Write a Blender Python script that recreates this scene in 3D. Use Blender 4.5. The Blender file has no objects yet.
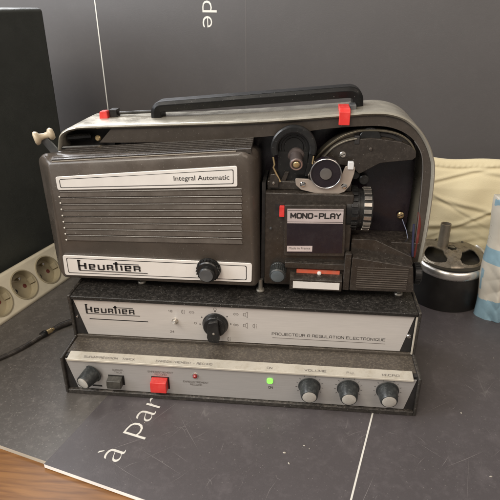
import bpy, bmesh, math, random
from mathutils import Vector, Matrix
random.seed(7)
sc = bpy.context.scene
COL = sc.collection
S = 0.01   # all lengths below are centimetres

# ------------------------------------------------------------------ camera
cam = bpy.data.cameras.new('camera'); camo = bpy.data.objects.new('camera', cam); COL.objects.link(camo)
pitch, yaw = math.radians(25.3), math.radians(5.6)
R = Vector((math.cos(yaw), math.sin(yaw), 0)); Fh = Vector((-math.sin(yaw), math.cos(yaw), 0))
F = Fh*math.cos(pitch) - Vector((0, 0, math.sin(pitch))); U = Fh*math.sin(pitch) + Vector((0, 0, math.cos(pitch)))
M = Matrix((R, U, -F)).transposed().to_4x4(); M.translation = Vector((23.5618, -41.8905, 37.4376))*S
camo.matrix_world = M
cam.sensor_width = 36; cam.lens = 36*530/500; cam.clip_start = .01; cam.clip_end = 50
cam.dof.use_dof = False
sc.camera = camo

# ------------------------------------------------------------------ light
w = bpy.data.worlds.new('World'); sc.world = w; w.use_nodes = True
bg = w.node_tree.nodes['Background']; bg.inputs[0].default_value = (1, .93, .87, 1); bg.inputs[1].default_value = .24
def area(name, loc, target, size, size_y, power, color):
    l = bpy.data.lights.new(name, 'AREA'); l.shape = 'RECTANGLE'; l.size = size; l.size_y = size_y; l.energy = power; l.color = color
    o = bpy.data.objects.new(name, l); COL.objects.link(o); o.location = Vector(loc)*S
    o.rotation_euler = (Vector(target)-Vector(loc)).to_track_quat('-Z', 'Y').to_euler(); return o
area('window_light', (-125, -30, 95), (5, 25, 12), 1.1, 1.4, 38, (.95, .97, 1))
area('back_window_light', (-75, 120, 125), (5, 0, 0), 1.1, .9, 30, (.97, .97, 1))
area('front_window_light', (-35, -120, 150), (18, 5, 5), .8, .7, 24, (1, .92, .80))
area('room_light', (110, -120, 130), (18, 5, 5), 1.2, .9, 9, (1, .82, .68))
sc.view_settings.view_transform = 'Standard'; sc.view_settings.look = 'None'; sc.view_settings.exposure = .15; sc.view_settings.gamma = 1
sc.render.engine = 'CYCLES'

# ------------------------------------------------------------------ materials
def nt(name):
    m = bpy.data.materials.new(name); m.use_nodes = True
    t = m.node_tree; return m, t, t.nodes['Principled BSDF'], t.nodes, t.links
def mat(name, col, rough=.5, metal=0., dust=0., dustcol=(.30, .27, .23), dscale=90., bump=0., bscale=900., spec=.5, rvar=.12,
        coat=0., speck=0., var=.12, stretch=None, emit=None, sss=0, bumpdist=.0004):
    m, t, b, N, L = nt(name)
    tc = N.new('ShaderNodeTexCoord'); mp = N.new('ShaderNodeMapping'); L.new(tc.outputs['Object'], mp.inputs[0])
    if stretch: mp.inputs['Scale'].default_value = stretch
    def noise(scale, detail=5, rough_=.6, vec=None):
        n = N.new('ShaderNodeTexNoise'); n.inputs['Scale'].default_value = scale; n.inputs['Detail'].default_value = detail
        n.inputs['Roughness'].default_value = rough_; L.new((vec or mp.outputs[0]), n.inputs['Vector']); return n.outputs['Fac']
    def ramp(src, a, c, v0=0., v1=1.):
        r = N.new('ShaderNodeMapRange'); r.inputs[1].default_value = a; r.inputs[2].default_value = c
        r.inputs[3].default_value = v0; r.inputs[4].default_value = v1; L.new(src, r.inputs[0]); return r.outputs[0]
    def mix(fac, c1, c2):
        x = N.new('ShaderNodeMix'); x.data_type = 'RGBA'
        if isinstance(fac, float): x.inputs[0].default_value = fac
        else: L.new(fac, x.inputs[0])
        for i, c in ((6, c1), (7, c2)):
            if isinstance(c, tuple): x.inputs[i].default_value = (*c[:3], 1)
            else: L.new(c, x.inputs[i])
        return x.outputs[2]
    n1 = noise(35)
    c = mix(ramp(n1, .3, .7), tuple(k*(1-var) for k in col), tuple(min(1, k*(1+var)) for k in col))
    r = ramp(noise(60), .3, .7, max(.02, rough-rvar), min(1, rough+rvar))
    if dust > 0:
        d = ramp(noise(dscale, 8, .72), .47, .72, 0, dust)
        geo = N.new('ShaderNodeNewGeometry'); sx = N.new('ShaderNodeSeparateXYZ'); L.new(geo.outputs['Normal'], sx.inputs[0])
        up = ramp(sx.outputs[2], .2, 1., .45, 1.3)
        mu = N.new('ShaderNodeMath'); mu.operation = 'MULTIPLY'; L.new(d, mu.inputs[0]); L.new(up, mu.inputs[1])
        c = mix(mu.outputs[0], c, dustcol)
    if speck > 0:
        sp = ramp(noise(700, 2, .5), .70, .74, 0, speck)
        c = mix(sp, c, (.5, .48, .44))
    if isinstance(c, tuple): b.inputs['Base Color'].default_value = (*c, 1)
    else: L.new(c, b.inputs['Base Color'])
    L.new(r, b.inputs['Roughness']); b.inputs['Metallic'].default_value = metal
    b.inputs['Specular IOR Level'].default_value = spec; b.inputs['Coat Weight'].default_value = coat; b.inputs['Coat Roughness'].default_value = .15
    if bump > 0:
        bp = N.new('ShaderNodeBump'); bp.inputs['Strength'].default_value = bump; bp.inputs['Distance'].default_value = bumpdist
        L.new(noise(bscale, 3), bp.inputs['Height']); L.new(bp.outputs[0], b.inputs['Normal'])
    if emit: b.inputs['Emission Color'].default_value = (*emit[:3], 1); b.inputs['Emission Strength'].default_value = emit[3]
    return m
TAUPE = mat('taupe_plastic', (.074, .061, .050), .33, dust=.45, dscale=30, speck=.3, coat=.15, bump=.15, bscale=1500, dustcol=(.17, .14, .115))
TAUPE2 = mat('dark_taupe_plastic', (.026, .021, .017), .30, dust=.28, dscale=220, coat=.2, speck=.2, bump=.15, bscale=1500, dustcol=(.2, .17, .14))
CASE = mat('casing_paint', (.026, .023, .020), .34, dust=.4, dscale=300, speck=.4, bump=.3, bscale=1200, dustcol=(.24, .21, .18))
LEDGE = mat('dusty_top', (.016, .0145, .013), .36, dust=.32, dscale=330, speck=.45, spec=.35, bump=.8, bscale=700, dustcol=(.15, .135, .12))
BROWN = mat('brown_ledge', (.060, .050, .040), .45, dust=.4, dscale=420, speck=.2, bump=.4, dustcol=(.24, .20, .15))
BLACK = mat('black_plastic', (.012, .012, .012), .30, dust=.10, spec=.4, speck=.15, dustcol=(.2, .19, .17))
BLACKM = mat('matt_black', (.014, .013, .013), .55, dust=.12)
NAVY = mat('dark_purple_panel', (.014, .010, .014), .22, dust=.06)
KNOB = mat('knob_black', (.022, .024, .024), .40, dust=.35, dscale=300, dustcol=(.16, .17, .16), bump=.2)
KNOBCAP = mat('brushed_cap', (.74, .71, .64), .3, metal=.6, dust=.4, dustcol=(.35, .33, .28))
BLUEGREY = mat('blue_grey_cap', (.12, .145, .16), .35, metal=.4, dust=.4)
SILVER = mat('brushed_silver', (.62, .59, .56), .36, metal=.35, dust=.12, dscale=40, stretch=(1, 1, 25), rvar=.06, var=.05, dustcol=(.36, .33, .3))
STRIPM = mat('cream_strip', (.56, .52, .44), .45, metal=.3, dust=.5, dscale=140, dustcol=(.36, .31, .23))
PLATE = mat('plate_silver', (.80, .77, .73), .4, metal=.2, dust=.1, var=.04)
RIMM = mat('rim_champagne', (.44, .41, .34), .30, metal=.5, dust=.25, dscale=50, speck=.2, dustcol=(.33, .31, .26))
ALU = mat('aluminium', (.66, .62, .56), .3, metal=.9, dust=.3)
CHROME = mat('chrome', (.82, .79, .75), .12, metal=1., dust=.2, rvar=.05, dustcol=(.3, .26, .2))
BRASS = mat('brass', (.66, .50, .27), .3, metal=.85)
CREAMK = mat('cream_knob', (.50, .42, .30), .4, dust=.5, dustcol=(.28, .22, .14))
REDM = mat('red_plastic', (.60, .035, .03), .38, dust=.35, dscale=150, dustcol=(.45, .2, .17), var=.2)
ORANGE = mat('orange_paint', (.55, .10, .05), .5, dust=.6, dscale=200, dustcol=(.35, .26, .2))
INK = mat('black_ink', (.02, .018, .018), .5)
INKF = mat('faded_ink', (.13, .115, .105), .6)
WHITEI = mat('white_print', (.66, .64, .58), .6, var=.08)
BRACK = mat('bracket_metal', (.50, .43, .37), .36, metal=.6, dust=.3)
NICKEL = mat('dull_nickel', (.42, .39, .34), .35, metal=.8, dust=.6)
LEVER = mat('lever_grey', (.10, .105, .11), .4, metal=.4, dust=.3)
LED_G = mat('green_lamp', (.2, .8, .1), .4, emit=(.22, .95, .08, 1.0))
LED_R = mat('red_lamp', (.25, .01, .01), .15, coat=.5)
BLUEW = mat('blue_wire', (.03, .032, .07), .45)
REDW = mat('red_wire', (.13, .02, .015), .5, dust=.3)
SOCKM = mat('socket_plastic', (.66, .60, .46), .38, dust=.2, var=.05)
SOCKIN = mat('socket_recess', (.36, .31, .205), .36, var=.07, dust=.3, dustcol=(.2, .17, .12))
CABM = mat('cabinet_vinyl', (.046, .051, .046), .5, bump=.8, bscale=1500, speck=.05, dust=.15, dustcol=(.07, .08, .07))
CABLE = mat('cable_rubber', (.028, .024, .022), .45, dust=.4)
RUBBER = mat('tin_black', (.013, .012, .011), .42, dust=.35, dscale=60, dustcol=(.06, .055, .05))
DIRTYM = mat('sooty_metal', (.34, .30, .24), .38, metal=.7, dust=.8, dscale=120, dustcol=(.10, .08, .055), bump=.7, bscale=500)
STRAW = mat('straw', (.5, .27, .10), .7, var=.4)

def slate(name, base, scratch=.5, grain=.30):
    m, t, b, N, L = nt(name)
    tc = N.new('ShaderNodeTexCoord')
    def noise(scale, detail=6, rr=.6, mp=None):
        n = N.new('ShaderNodeTexNoise'); n.inputs['Scale'].default_value = scale; n.inputs['Detail'].default_value = detail; n.inputs['Roughness'].default_value = rr
        L.new((mp or tc).outputs['Object' if not mp else 0], n.inputs['Vector']); return n.outputs['Fac']
    def rng(src, a, c, v0, v1):
        r = N.new('ShaderNodeMapRange'); r.inputs[1].default_value = a; r.inputs[2].default_value = c; r.inputs[3].default_value = v0; r.inputs[4].default_value = v1
        L.new(src, r.inputs[0]); return r.outputs[0]
    def mix(f, a, c):
        x = N.new('ShaderNodeMix'); x.data_type = 'RGBA'; L.new(f, x.inputs[0])
        for i, k in ((6, a), (7, c)):
            if isinstance(k, tuple): x.inputs[i].default_value = (*k, 1)
            else: L.new(k, x.inputs[i])
        return x.outputs[2]
    c = mix(rng(noise(9), .35, .68, 0, 1), tuple(k*.95 for k in base), tuple(k*1.05 for k in base))
    c = mix(rng(noise(140, 6, .7), .50, .75, 0, (grain if scratch else .06)), c, tuple(min(1, k*2.0) for k in base))
    c = mix(rng(noise(500, 2), (.62 if grain > .5 else .68), .74, 0, (.4 if scratch else .05)), c, (.33, .31, .28))
    c = mix(rng(noise(26, 5, .65), .56, .78, 0, (.32 if scratch else .05)), c, tuple(min(1, k*2.4) for k in base))
    if scratch:
        for a, s, th in ((35, 55, .030), (-48, 42, .026), (78, 60, .022), (10, 38, .018)):
            mp = N.new('ShaderNodeMapping'); mp.inputs['Rotation'].default_value = (0, 0, math.radians(a)); mp.inputs['Scale'].default_value = (1, .13, 1)
            L.new(tc.outputs['Object'], mp.inputs[0])
            v = N.new('ShaderNodeTexNoise'); v.inputs['Scale'].default_value = s; v.inputs['Detail'].default_value = 1.2; L.new(mp.outputs[0], v.inputs['Vector'])
            mm = N.new('ShaderNodeMath'); mm.operation = 'SUBTRACT'; mm.inputs[1].default_value = .5; L.new(v.outputs['Fac'], mm.inputs[0])
            ab = N.new('ShaderNodeMath'); ab.operation = 'ABSOLUTE'; L.new(mm.outputs[0], ab.inputs[0])
            line = rng(ab.outputs[0], 0, th*.12, 1, 0)
            mk = rng(noise(22+s*.1, 3), .58, .68, 0, scratch)
            mu = N.new('ShaderNodeMath'); mu.operation = 'MULTIPLY'; L.new(line, mu.inputs[0]); L.new(mk, mu.inputs[1])
            c = mix(mu.outputs[0], c, (.42, .40, .37))
    L.new(c, b.inputs['Base Color'])
    L.new(rng(noise(16), .3, .7, *((.36, .50) if scratch else (.50, .54))), b.inputs['Roughness'])
    bp = N.new('ShaderNodeBump'); bp.inputs['Strength'].default_value = .25; bp.inputs['Distance'].default_value = .0003
    L.new(noise(700, 3), bp.inputs['Height']); L.new(bp.outputs[0], b.inputs['Normal'])
    return m
SLATE = slate('slate_print', (.076, .067, .069), .16)
SLATE2 = slate('slate_print_worn', (.088, .080, .073), .15, .62)
SLATEB = slate('slate_backdrop', (.070, .064, .062), 0)
FOAM = mat('foam_edge', (.85, .84, .80), .7, dust=.2)
def wood():
    m, t, b, N, L = nt('wood_table')
    tc = N.new('ShaderNodeTexCoord'); mp = N.new('ShaderNodeMapping'); mp.inputs['Rotation'].default_value = (0, 0, math.radians(18)); mp.inputs['Scale'].default_value = (4, 45, 1)
    L.new(tc.outputs['Object'], mp.inputs[0])
    n = N.new('ShaderNodeTexNoise'); n.inputs['Scale'].default_value = 5; n.inputs['Detail'].default_value = 7; n.inputs['Distortion'].default_value = .6; L.new(mp.outputs[0], n.inputs['Vector'])
    r = N.new('ShaderNodeValToRGB'); r.color_ramp.elements[0].position = .3; r.color_ramp.elements[0].color = (.12, .048, .013, 1)
    r.color_ramp.elements[1].position = .68; r.color_ramp.elements[1].color = (.25, .115, .034, 1); L.new(n.outputs['Fac'], r.inputs[0])
    L.new(r.outputs[0], b.inputs['Base Color']); b.inputs['Roughness'].default_value = .38
    return m
WOOD = wood()
def cloth(name, base, dark):
    m, t, b, N, L = nt(name)
    tc = N.new('ShaderNodeTexCoord'); n = N.new('ShaderNodeTexNoise'); n.inputs['Scale'].default_value = 14; n.inputs['Detail'].default_value = 5
    L.new(tc.outputs['Object'], n.inputs['Vector']); r = N.new('ShaderNodeValToRGB')
    r.color_ramp.elements[0].position = .3; r.color_ramp.elements[0].color = (*dark, 1); r.color_ramp.elements[1].position = .7; r.color_ramp.elements[1].color = (*base, 1)
    L.new(n.outputs['Fac'], r.inputs[0]); L.new(r.outputs[0], b.inputs['Base Color']); b.inputs['Roughness'].default_value = .85; b.inputs['Sheen Weight'].default_value = .2
    wv = N.new('ShaderNodeTexNoise'); wv.inputs['Scale'].default_value = 900; L.new(tc.outputs['Object'], wv.inputs['Vector'])
    bp = N.new('ShaderNodeBump'); bp.inputs['Strength'].default_value = .5; bp.inputs['Distance'].default_value = .0005; L.new(wv.outputs['Fac'], bp.inputs['Height']); L.new(bp.outputs[0], b.inputs['Normal'])
    return m
BAGM = cloth('beige_cotton', (.66, .58, .38), (.57, .49, .31))
BAGW = mat('bag_white', (.60, .57, .50), .35, var=.08)
BAGB = mat('bag_blue', (.26, .41, .50), .35, var=.2)

# ------------------------------------------------------------------ mesh helpers (cm, world frame)
class MB:
    def __init__(s): s.v = []; s.f = []; s.m = []; s.cur = 0
    def add(s, vs, fs):
        n = len(s.v); s.v += [Vector(v) for v in vs]; s.f += [[i+n for i in f] for f in fs]; s.m += [s.cur]*len(fs); return s
    def box(s, x0, x1, y0, y1, z0, z1):
        return s.add([(x0,y0,z0),(x1,y0,z0),(x1,y1,z0),(x0,y1,z0),(x0,y0,z1),(x1,y0,z1),(x1,y1,z1),(x0,y1,z1)],
                     [(0,3,2,1),(4,5,6,7),(0,1,5,4),(1,2,6,5),(2,3,7,6),(3,0,4,7)])
    def obox(s, c, ax, ay, az):   # centre and three half vectors
        c, ax, ay, az = map(Vector, (c, ax, ay, az)); vs = [c+i*ax+j*ay+k*az for k in (-1,1) for i, j in ((-1,-1),(1,-1),(1,1),(-1,1))]
        return s.add(vs, [(0,3,2,1),(4,5,6,7),(0,1,5,4),(1,2,6,5),(2,3,7,6),(3,0,4,7)])
    def prism(s, pts, y0, y1):    # polygon in XZ extruded along y; y may be a function of nothing
        n = len(pts); vs = [(x,y0,z) for x,z in pts]+[(x,y1,z) for x,z in pts]
        return s.add(vs, [list(range(n)), list(range(2*n-1, n-1, -1))]+[(i, i+n, (i+1)%n+n, (i+1)%n) for i in range(n)])
    def prismx(s, pts, x0, x1):   # polygon in YZ extruded along x
        n = len(pts); vs = [(x0,y,z) for y,z in pts]+[(x1,y,z) for y,z in pts]
        return s.add(vs, [list(range(n)), list(range(2*n-1, n-1, -1))]+[(i, i+n, (i+1)%n+n, (i+1)%n) for i in range(n)])
    def lathe(s, prof, c, ax=(0,-1,0), n=40, closed=False):  # prof: (radius, height along axis)
        ax = Vector(ax).normalized(); c = Vector(c); t = Vector((0,0,1)) if abs(ax.z) < .9 else Vector((1,0,0))
        a = ax.cross(t).normalized(); b = ax.cross(a); vs = []; fs = []
        for r, h in prof:
            for k in range(n):
                g = 2*math.pi*k/n; vs.append(c+ax*h+a*(r*math.cos(g))+b*(r*math.sin(g)))
        m = len(prof)
        for i in range(m-1 if not closed else m):
            j = (i+1) % m
            for k in range(n): fs.append((i*n+k, i*n+(k+1)%n, j*n+(k+1)%n, j*n+k))
        if not closed: fs += [list(range(n))[::-1], [(m-1)*n+k for k in range(n)]]
        return s.add(vs, fs)
    def tube(s, pts, r, n=10, flat=None):
        pts = [Vector(p) for p in pts]; vs = []; fs = []; prev = None
        for i, p in enumerate(pts):
            d = (pts[min(i+1,len(pts)-1)]-pts[max(i-1,0)]).normalized()
            a = prev - d*prev.dot(d) if prev else d.cross(Vector((0,1,0)) if abs(d.y) < .9 else Vector((0,0,1)))
            a.normalize(); prev = a; b = d.cross(a); rr = r[i] if isinstance(r, (list, tuple)) else r
            for k in range(n):
                g = 2*math.pi*k/n; vs.append(p+a*(rr*math.cos(g))+b*(rr*(flat or 1)*math.sin(g)))
        for i in range(len(pts)-1):
            for k in range(n): fs.append((i*n+k, i*n+(k+1)%n, (i+1)*n+(k+1)%n, (i+1)*n+k))
        fs += [list(range(n))[::-1], [(len(pts)-1)*n+k for k in range(n)]]
        return s.add(vs, fs)
    def loft(s, loops, caps=True):
        n = len(loops[0]); vs = [v for l in loops for v in l]; fs = []
        for i in range(len(loops)-1):
            for k in range(n): fs.append((i*n+k, i*n+(k+1)%n, (i+1)*n+(k+1)%n, (i+1)*n+k))
        if caps: fs += [list(range(n))[::-1], [(len(loops)-1)*n+k for k in range(n)]]
        return s.add(vs, fs)
WO = {}
def build(name, mb, mats, parent=None, org=None, bevel=0., seg=3, angle=35, smooth=True, flip=False):
    vs = mb.v
    if org is None:
        org = Vector([(min(v[i] for v in vs)+max(v[i] for v in vs))/2 for i in range(3)])
        if parent is None: org.z = min(v.z for v in vs)
    org = Vector(org)
    me = bpy.data.meshes.new(name); me.from_pydata([(v-org)*S for v in vs], [], mb.f)
    for m in (mats if isinstance(mats, (list, tuple)) else [mats]): me.materials.append(m)
    for p, i in zip(me.polygons, mb.m): p.material_index = i
    bm = bmesh.new(); bm.from_mesh(me); bmesh.ops.recalc_face_normals(bm, faces=bm.faces); bm.to_mesh(me); bm.free()
    o = bpy.data.objects.new(name, me); COL.objects.link(o)
    if parent is not None: o.parent = parent; o.location = (org-WO[parent.name])*S
    else: o.location = org*S
    WO[o.name] = org
    if smooth: me.shade_smooth(); me.set_sharp_from_angle(angle=math.radians(angle))
    if bevel:
        b = o.modifiers.new('bevel', 'BEVEL'); b.width = bevel*S; b.segments = seg; b.limit_method = 'ANGLE'; b.angle_limit = math.radians(angle); b.harden_normals = True
    return o
def empty(name, org, label, cat, group=None):
    o = bpy.data.objects.new(name, None); COL.objects.link(o); o.location = Vector(org)*S; o.empty_display_size = .02; WO[o.name] = Vector(org)
    return tag(o, label, cat, group)
def tag(o, label=None, cat=None, group=None, kind=None):
    if label: o['label'] = label
    if cat: o['category'] = cat
    if group: o['group'] = group
    if kind: o['kind'] = kind
    return o
def copy_tree(o, parent, shift):
    c = o.copy(); COL.objects.link(c); c.parent = parent; c.location = o.location + Vector(shift)*S
    for ch in list(o.children):
        d = ch.copy(); COL.objects.link(d); d.parent = c
        d.matrix_parent_inverse = ch.matrix_parent_inverse
    return c
def rrect(x0, x1, z0, z1, r, n=5):
    out = []
    for cx, cz, a0 in ((x1-r, z1-r, 0), (x0+r, z1-r, 90), (x0+r, z0+r, 180), (x1-r, z0+r, 270)):
        for k in range(n+1):
            a = math.radians(a0+90*k/n); out.append((cx+r*math.cos(a), cz+r*math.sin(a)))
    return out
def rpoly(pts, rad, n=5):      # round the corners of a polygon
    out = []; m = len(pts)
    for i in range(m):
        r = rad[i] if isinstance(rad, (list, tuple)) else rad
        p = Vector(pts[i]); a = (Vector(pts[i-1])-p); b = (Vector(pts[(i+1)%m])-p)
        ang = a.angle(b); d = min(r/math.tan(ang/2), a.length*.49, b.length*.49)
        if r <= 0: out.append(tuple(p)); continue
        p0 = p+a.normalized()*d; p1 = p+b.normalized()*d
        for k in range(n+1):
            t = k/n; q = p0*(1-t)**2+p*2*t*(1-t)+p1*t*t; out.append(tuple(q))
    return out
def text(name, s, m, parent, p0, xd, zd, width=None, height=None, depth=.012, bold=0., spacing=1., slant=0.):
    """lettering: bounding box starts at p0, runs along xd, stands along zd (cm)"""
    cu = bpy.data.curves.new(name, 'FONT'); cu.body = s; cu.size = 1; cu.offset = bold; cu.space_character = spacing; cu.shear = slant; cu.resolution_u = 3
    to = bpy.data.objects.new('tmp', cu); COL.objects.link(to); dg = bpy.context.evaluated_depsgraph_get(); dg.update()
    me = bpy.data.meshes.new_from_object(to.evaluated_get(dg)); vs = [v.co.copy() for v in me.vertices]; fs = [list(p.vertices) for p in me.polygons]
    bpy.data.objects.remove(to); bpy.data.meshes.remove(me)
    x0 = min(v.x for v in vs); x1 = max(v.x for v in vs); y0 = min(v.y for v in vs); y1 = max(v.y for v in vs)
    sx = width/(x1-x0) if width else None; sy = height/(y1-y0) if height else sx; sx = sx or sy
    xd, zd = Vector(xd).normalized(), Vector(zd).normalized(); nn = xd.cross(zd)
    p0 = Vector(p0); mb = MB(); n = len(vs)
    P = [p0+xd*((v.x-x0)*sx)+zd*((v.y-y0)*sy) for v in vs]
    mb.add([q+nn*depth for q in P], fs)
    return build(name, mb, m, parent, smooth=False)

GL = {'A': [[(0,0),(0,4),(1,5),(3,5),(4,4),(4,0)],[(0,2),(4,2)]], 'B': [[(0,0),(0,5),(3.4,5),(4,4.4),(4,3),(3.4,2.6),(0,2.6)],[(3.4,2.6),(4,2),(4,.6),(3.4,0),(0,0)]],
 'C': [[(4,4),(3.4,5),(.6,5),(0,4.3),(0,.7),(.6,0),(3.4,0),(4,1)]], 'D': [[(0,0),(0,5),(3.2,5),(4,4.2),(4,.8),(3.2,0),(0,0)]], 'E': [[(4,5),(0,5),(0,0),(4,0)],[(0,2.6),(3.6,2.6)]],
 'G': [[(4,4.2),(3.4,5),(.6,5),(0,4.3),(0,.7),(.6,0),(4,0),(4,2.4),(2.2,2.4)]], 'I': [[(.5,0),(.5,5)]], 'J': [[(4,5),(4,.7),(3.4,0),(.6,0),(0,.8),(0,1.6)]], 'K': [[(0,0),(0,5)],[(4,5),(.6,2.6),(4,0)]],
 'L': [[(0,5),(0,0),(4,0)]], 'M': [[(0,0),(0,5),(2.3,1.2),(4.6,5),(4.6,0)]], 'N': [[(0,0),(0,5),(4,0),(4,5)]], 'O': [[(.7,0),(0,.9),(0,4.1),(.7,5),(3.5,5),(4.2,4.1),(4.2,.9),(3.5,0),(.7,0)]],
 'P': [[(0,0),(0,5),(3.3,5),(4,4.3),(4,2.9),(3.3,2.2),(0,2.2)]], 'Q': [[(.7,0),(0,.9),(0,4.1),(.7,5),(3.5,5),(4.2,4.1),(4.2,.9),(3.5,0),(.7,0)],[(2.6,1.2),(4.2,-.4)]],
 'R': [[(0,0),(0,5),(3.3,5),(4,4.3),(4,3),(3.3,2.3),(0,2.3)],[(3.2,2.3),(4,1.6),(4,0)]], 'S': [[(4,4.2),(3.4,5),(.6,5),(0,4.3),(0,3.2),(.6,2.6),(3.4,2.6),(4,2),(4,.7),(3.4,0),(.6,0),(0,.8)]],
 'T': [[(2,0),(2,5)],[(0,5),(4,5)]], 'U': [[(0,5),(0,.8),(.7,0),(3.3,0),(4,.8),(4,5)]], 'V': [[(0,5),(2,0),(4,5)]], 'Y': [[(0,5),(2,2.5),(4,5)],[(2,2.5),(2,0)]],
 '-': [[(1,2.3),(3,2.3)]], '.': [[(.2,0),(.2,.5)]], '1': [[(1,4),(2.2,5),(2.2,0)]], '2': [[(0,4.2),(.6,5),(3.4,5),(4,4.2),(4,3),(0,0),(4,0)]], '4': [[(3,0),(3,5),(0,1.5),(4,1.5)]], '8': [[(.6,2.6),(0,3.4),(0,4.4),(.6,5),(3.4,5),(4,4.4),(4,3.4),(3.4,2.6),(.6,2.6),(0,1.9),(0,.6),(.6,0),(3.4,0),(4,.6),(4,1.9),(3.4,2.6)]]}
def caps(name, s, m, parent, p0, xd, zd, width, height, wt=.8, depth=.012):
    """wide squared capitals drawn with strokes of weight wt (fifths of the height)"""
    xd, zd = Vector(xd).normalized(), Vector(zd).normalized(); nn = xd.cross(zd); p0 = Vector(p0); B = MB(); cur = 0.; segs = []
    for ch in s:
        if ch == ' ': cur += 2.6; continue
        for pl in GL[ch]:
            for i in range(len(pl)-1): segs.append((Vector((cur+pl[i][0], pl[i][1])), Vector((cur+pl[i+1][0], pl[i+1][1])), i, len(pl)))
        cur += 1.9 if ch == '.' else (2.7 if ch == 'I' else 6.4 if ch == 'M' else 5.7)
    tot = cur-1.6; sx = width/tot; sy = height/5
    for k, (a, b, i, n) in enumerate(segs):
        d = (b-a).normalized(); e = Vector((-d.y, d.x))*wt/2; a2 = a-d*wt*.38; b2 = b+d*wt*.38
        q = [p0+xd*(v.x*sx)+zd*(v.y*sy)+nn*(depth+.0004*(k % 7)) for v in (a2-e, b2-e, b2+e, a2+e)]; B.add(q, [(0,1,2,3)])
    return build(name, B, m, parent, smooth=False)

# ------------------------------------------------------------------ table and boards
D = Vector((.267, .9637, 0)); Q = Vector((.9637, -.267, 0)); Z = Vector((0, 0, 1))   # direction of depth and width of table, boards and wall
TB = MB(); c = Vector((20, 20, -2.0)); TB.obox(c, Q*75, D*50, Z*1.5)
tag(build('table', TB, WOOD, None, bevel=.2), kind='structure')
corner = Vector((1.90, -9.30, 0))
def slab(p, wq, dd, z0, z1, mats):
    b = MB(); a = [p, p+Q*wq, p+Q*wq+D*dd, p+D*dd]
    lo = [Vector((v.x, v.y, z0)) for v in a]; hi = [Vector((v.x, v.y, z1)) for v in a]
    b.add(lo+hi, [(4,5,6,7)]); b.cur = 1; b.add(lo+hi, [(0,3,2,1),(0,1,5,4),(1,2,6,5),(2,3,7,6),(3,0,4,7)])
    return b
sr = random.Random(5); B = slab(corner, 62, 53, -.42, 0, None); B.cur = 2
for k in range(64):
    if k < 26: c_ = Vector((sr.uniform(5, 18), sr.uniform(-10, -2), 0))
    elif k < 50: c_ = Vector((sr.uniform(22, 44), sr.uniform(-11, -2), 0))
    else: c_ = Vector((sr.uniform(38, 50), sr.uniform(-2, 16), 0))
    a_ = sr.choice((.6, .75, -.5, 2.3, 1.2))+sr.uniform(-.25, .25); L_ = sr.choice((.8, 1.5, 2.5, 4.5, 6))*sr.uniform(.6, 1.1); d_ = Vector((math.cos(a_), math.sin(a_), 0)); n_ = d_.cross(Z)
    w_ = sr.uniform(.008, .018); m_ = n_*sr.uniform(-.15, .15)
    p_ = [c_-d_*L_/2, c_+m_, c_+d_*L_/2]; up_ = Z*(.004+.0001*k)
    if (p_[0]-corner).dot(Q) < .3 or min((q-corner).dot(D) for q in p_) < .2: continue
    B.add([p_[0]+up_, p_[1]-n_*w_+up_, p_[1]+n_*w_+up_, p_[2]+up_], [(0,1,2), (1,3,2)])
bd = build('printed_board', B, [SLATE, FOAM, mat('scratch_mark', (.22, .20, .195), .6, var=.3)], None, bevel=.02)
tag(bd, 'large slate grey printed board with white cut edge lying flat under the projector', 'board')
def stripe(name, p, q, wd, m, parent, z=.006):
    p, q = Vector(p), Vector(q); d = (q-p).normalized(); n = d.cross(Z)*wd/2
    b = MB(); b.add([p-n+Z*z, p+n+Z*z, q+n+Z*z, q-n+Z*z], [(0,1,2,3)]); return build(name, b, m, parent, smooth=False)
ln = Vector((31.51, -.89, 0)); stripe('white_line', ln-D*11.8, ln+D*40, .16, WHITEI, bd)
text('lettering', 'à part', WHITEI, bd, Vector((9.15, -8.75, 0)), D, Q*-1, width=10.3, height=3.15, depth=.006, bold=-.016)
b2 = build('worn_board', slab(corner-Q*40.05+D*.35, 40, 52, -.50, -.05, None), [SLATE2, mat('old_foam_edge', (.42, .38, .31), .7, dust=.4)], None, bevel=.02)
tag(b2, 'worn grey board on the left, its long edge butted against the lettered board', 'board')
# backdrop board
P0 = Vector((20, 42, 0))
bk = MB(); a = P0-Q*75-Z*.5; bk.obox(P0+D*.25+Z*23, Q*75, D*.25, Z*23.5)
bo = tag(build('backdrop_board', bk, SLATEB, None), 'tall upright slate grey board with white letters standing behind the projector', 'board')
def onb(s, z, off=.012): return P0+Q*s-D*off+Z*z
def bline(name, s0, z0, s1, z1, wd, m):
    b = MB(); p, q = onb(s0, z0), onb(s1, z1); n = Q*wd/2; b.add([p-n, p+n, q+n, q-n], [(0,1,2,3)]); return build(name, b, m, bo, smooth=False)
bline('white_line', -32.2, 46, -31.6, .2, .20, WHITEI)
bline('thin_line', -5.62, 46, -5.66, .2, .07, INKF)
# 'de' reads downwards: letter tops point to the right
text('lettering', 'de', WHITEI, bo, onb(-12.75, 37.3), Z*-1, Q, height=2.4, width=3.75, depth=.004, bold=-.010)

# ------------------------------------------------------------------ projector
PJ = empty('film_projector', (18, 8, 0), 'brown and silver vintage film projector with carry handle and control knobs', 'projector')
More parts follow.
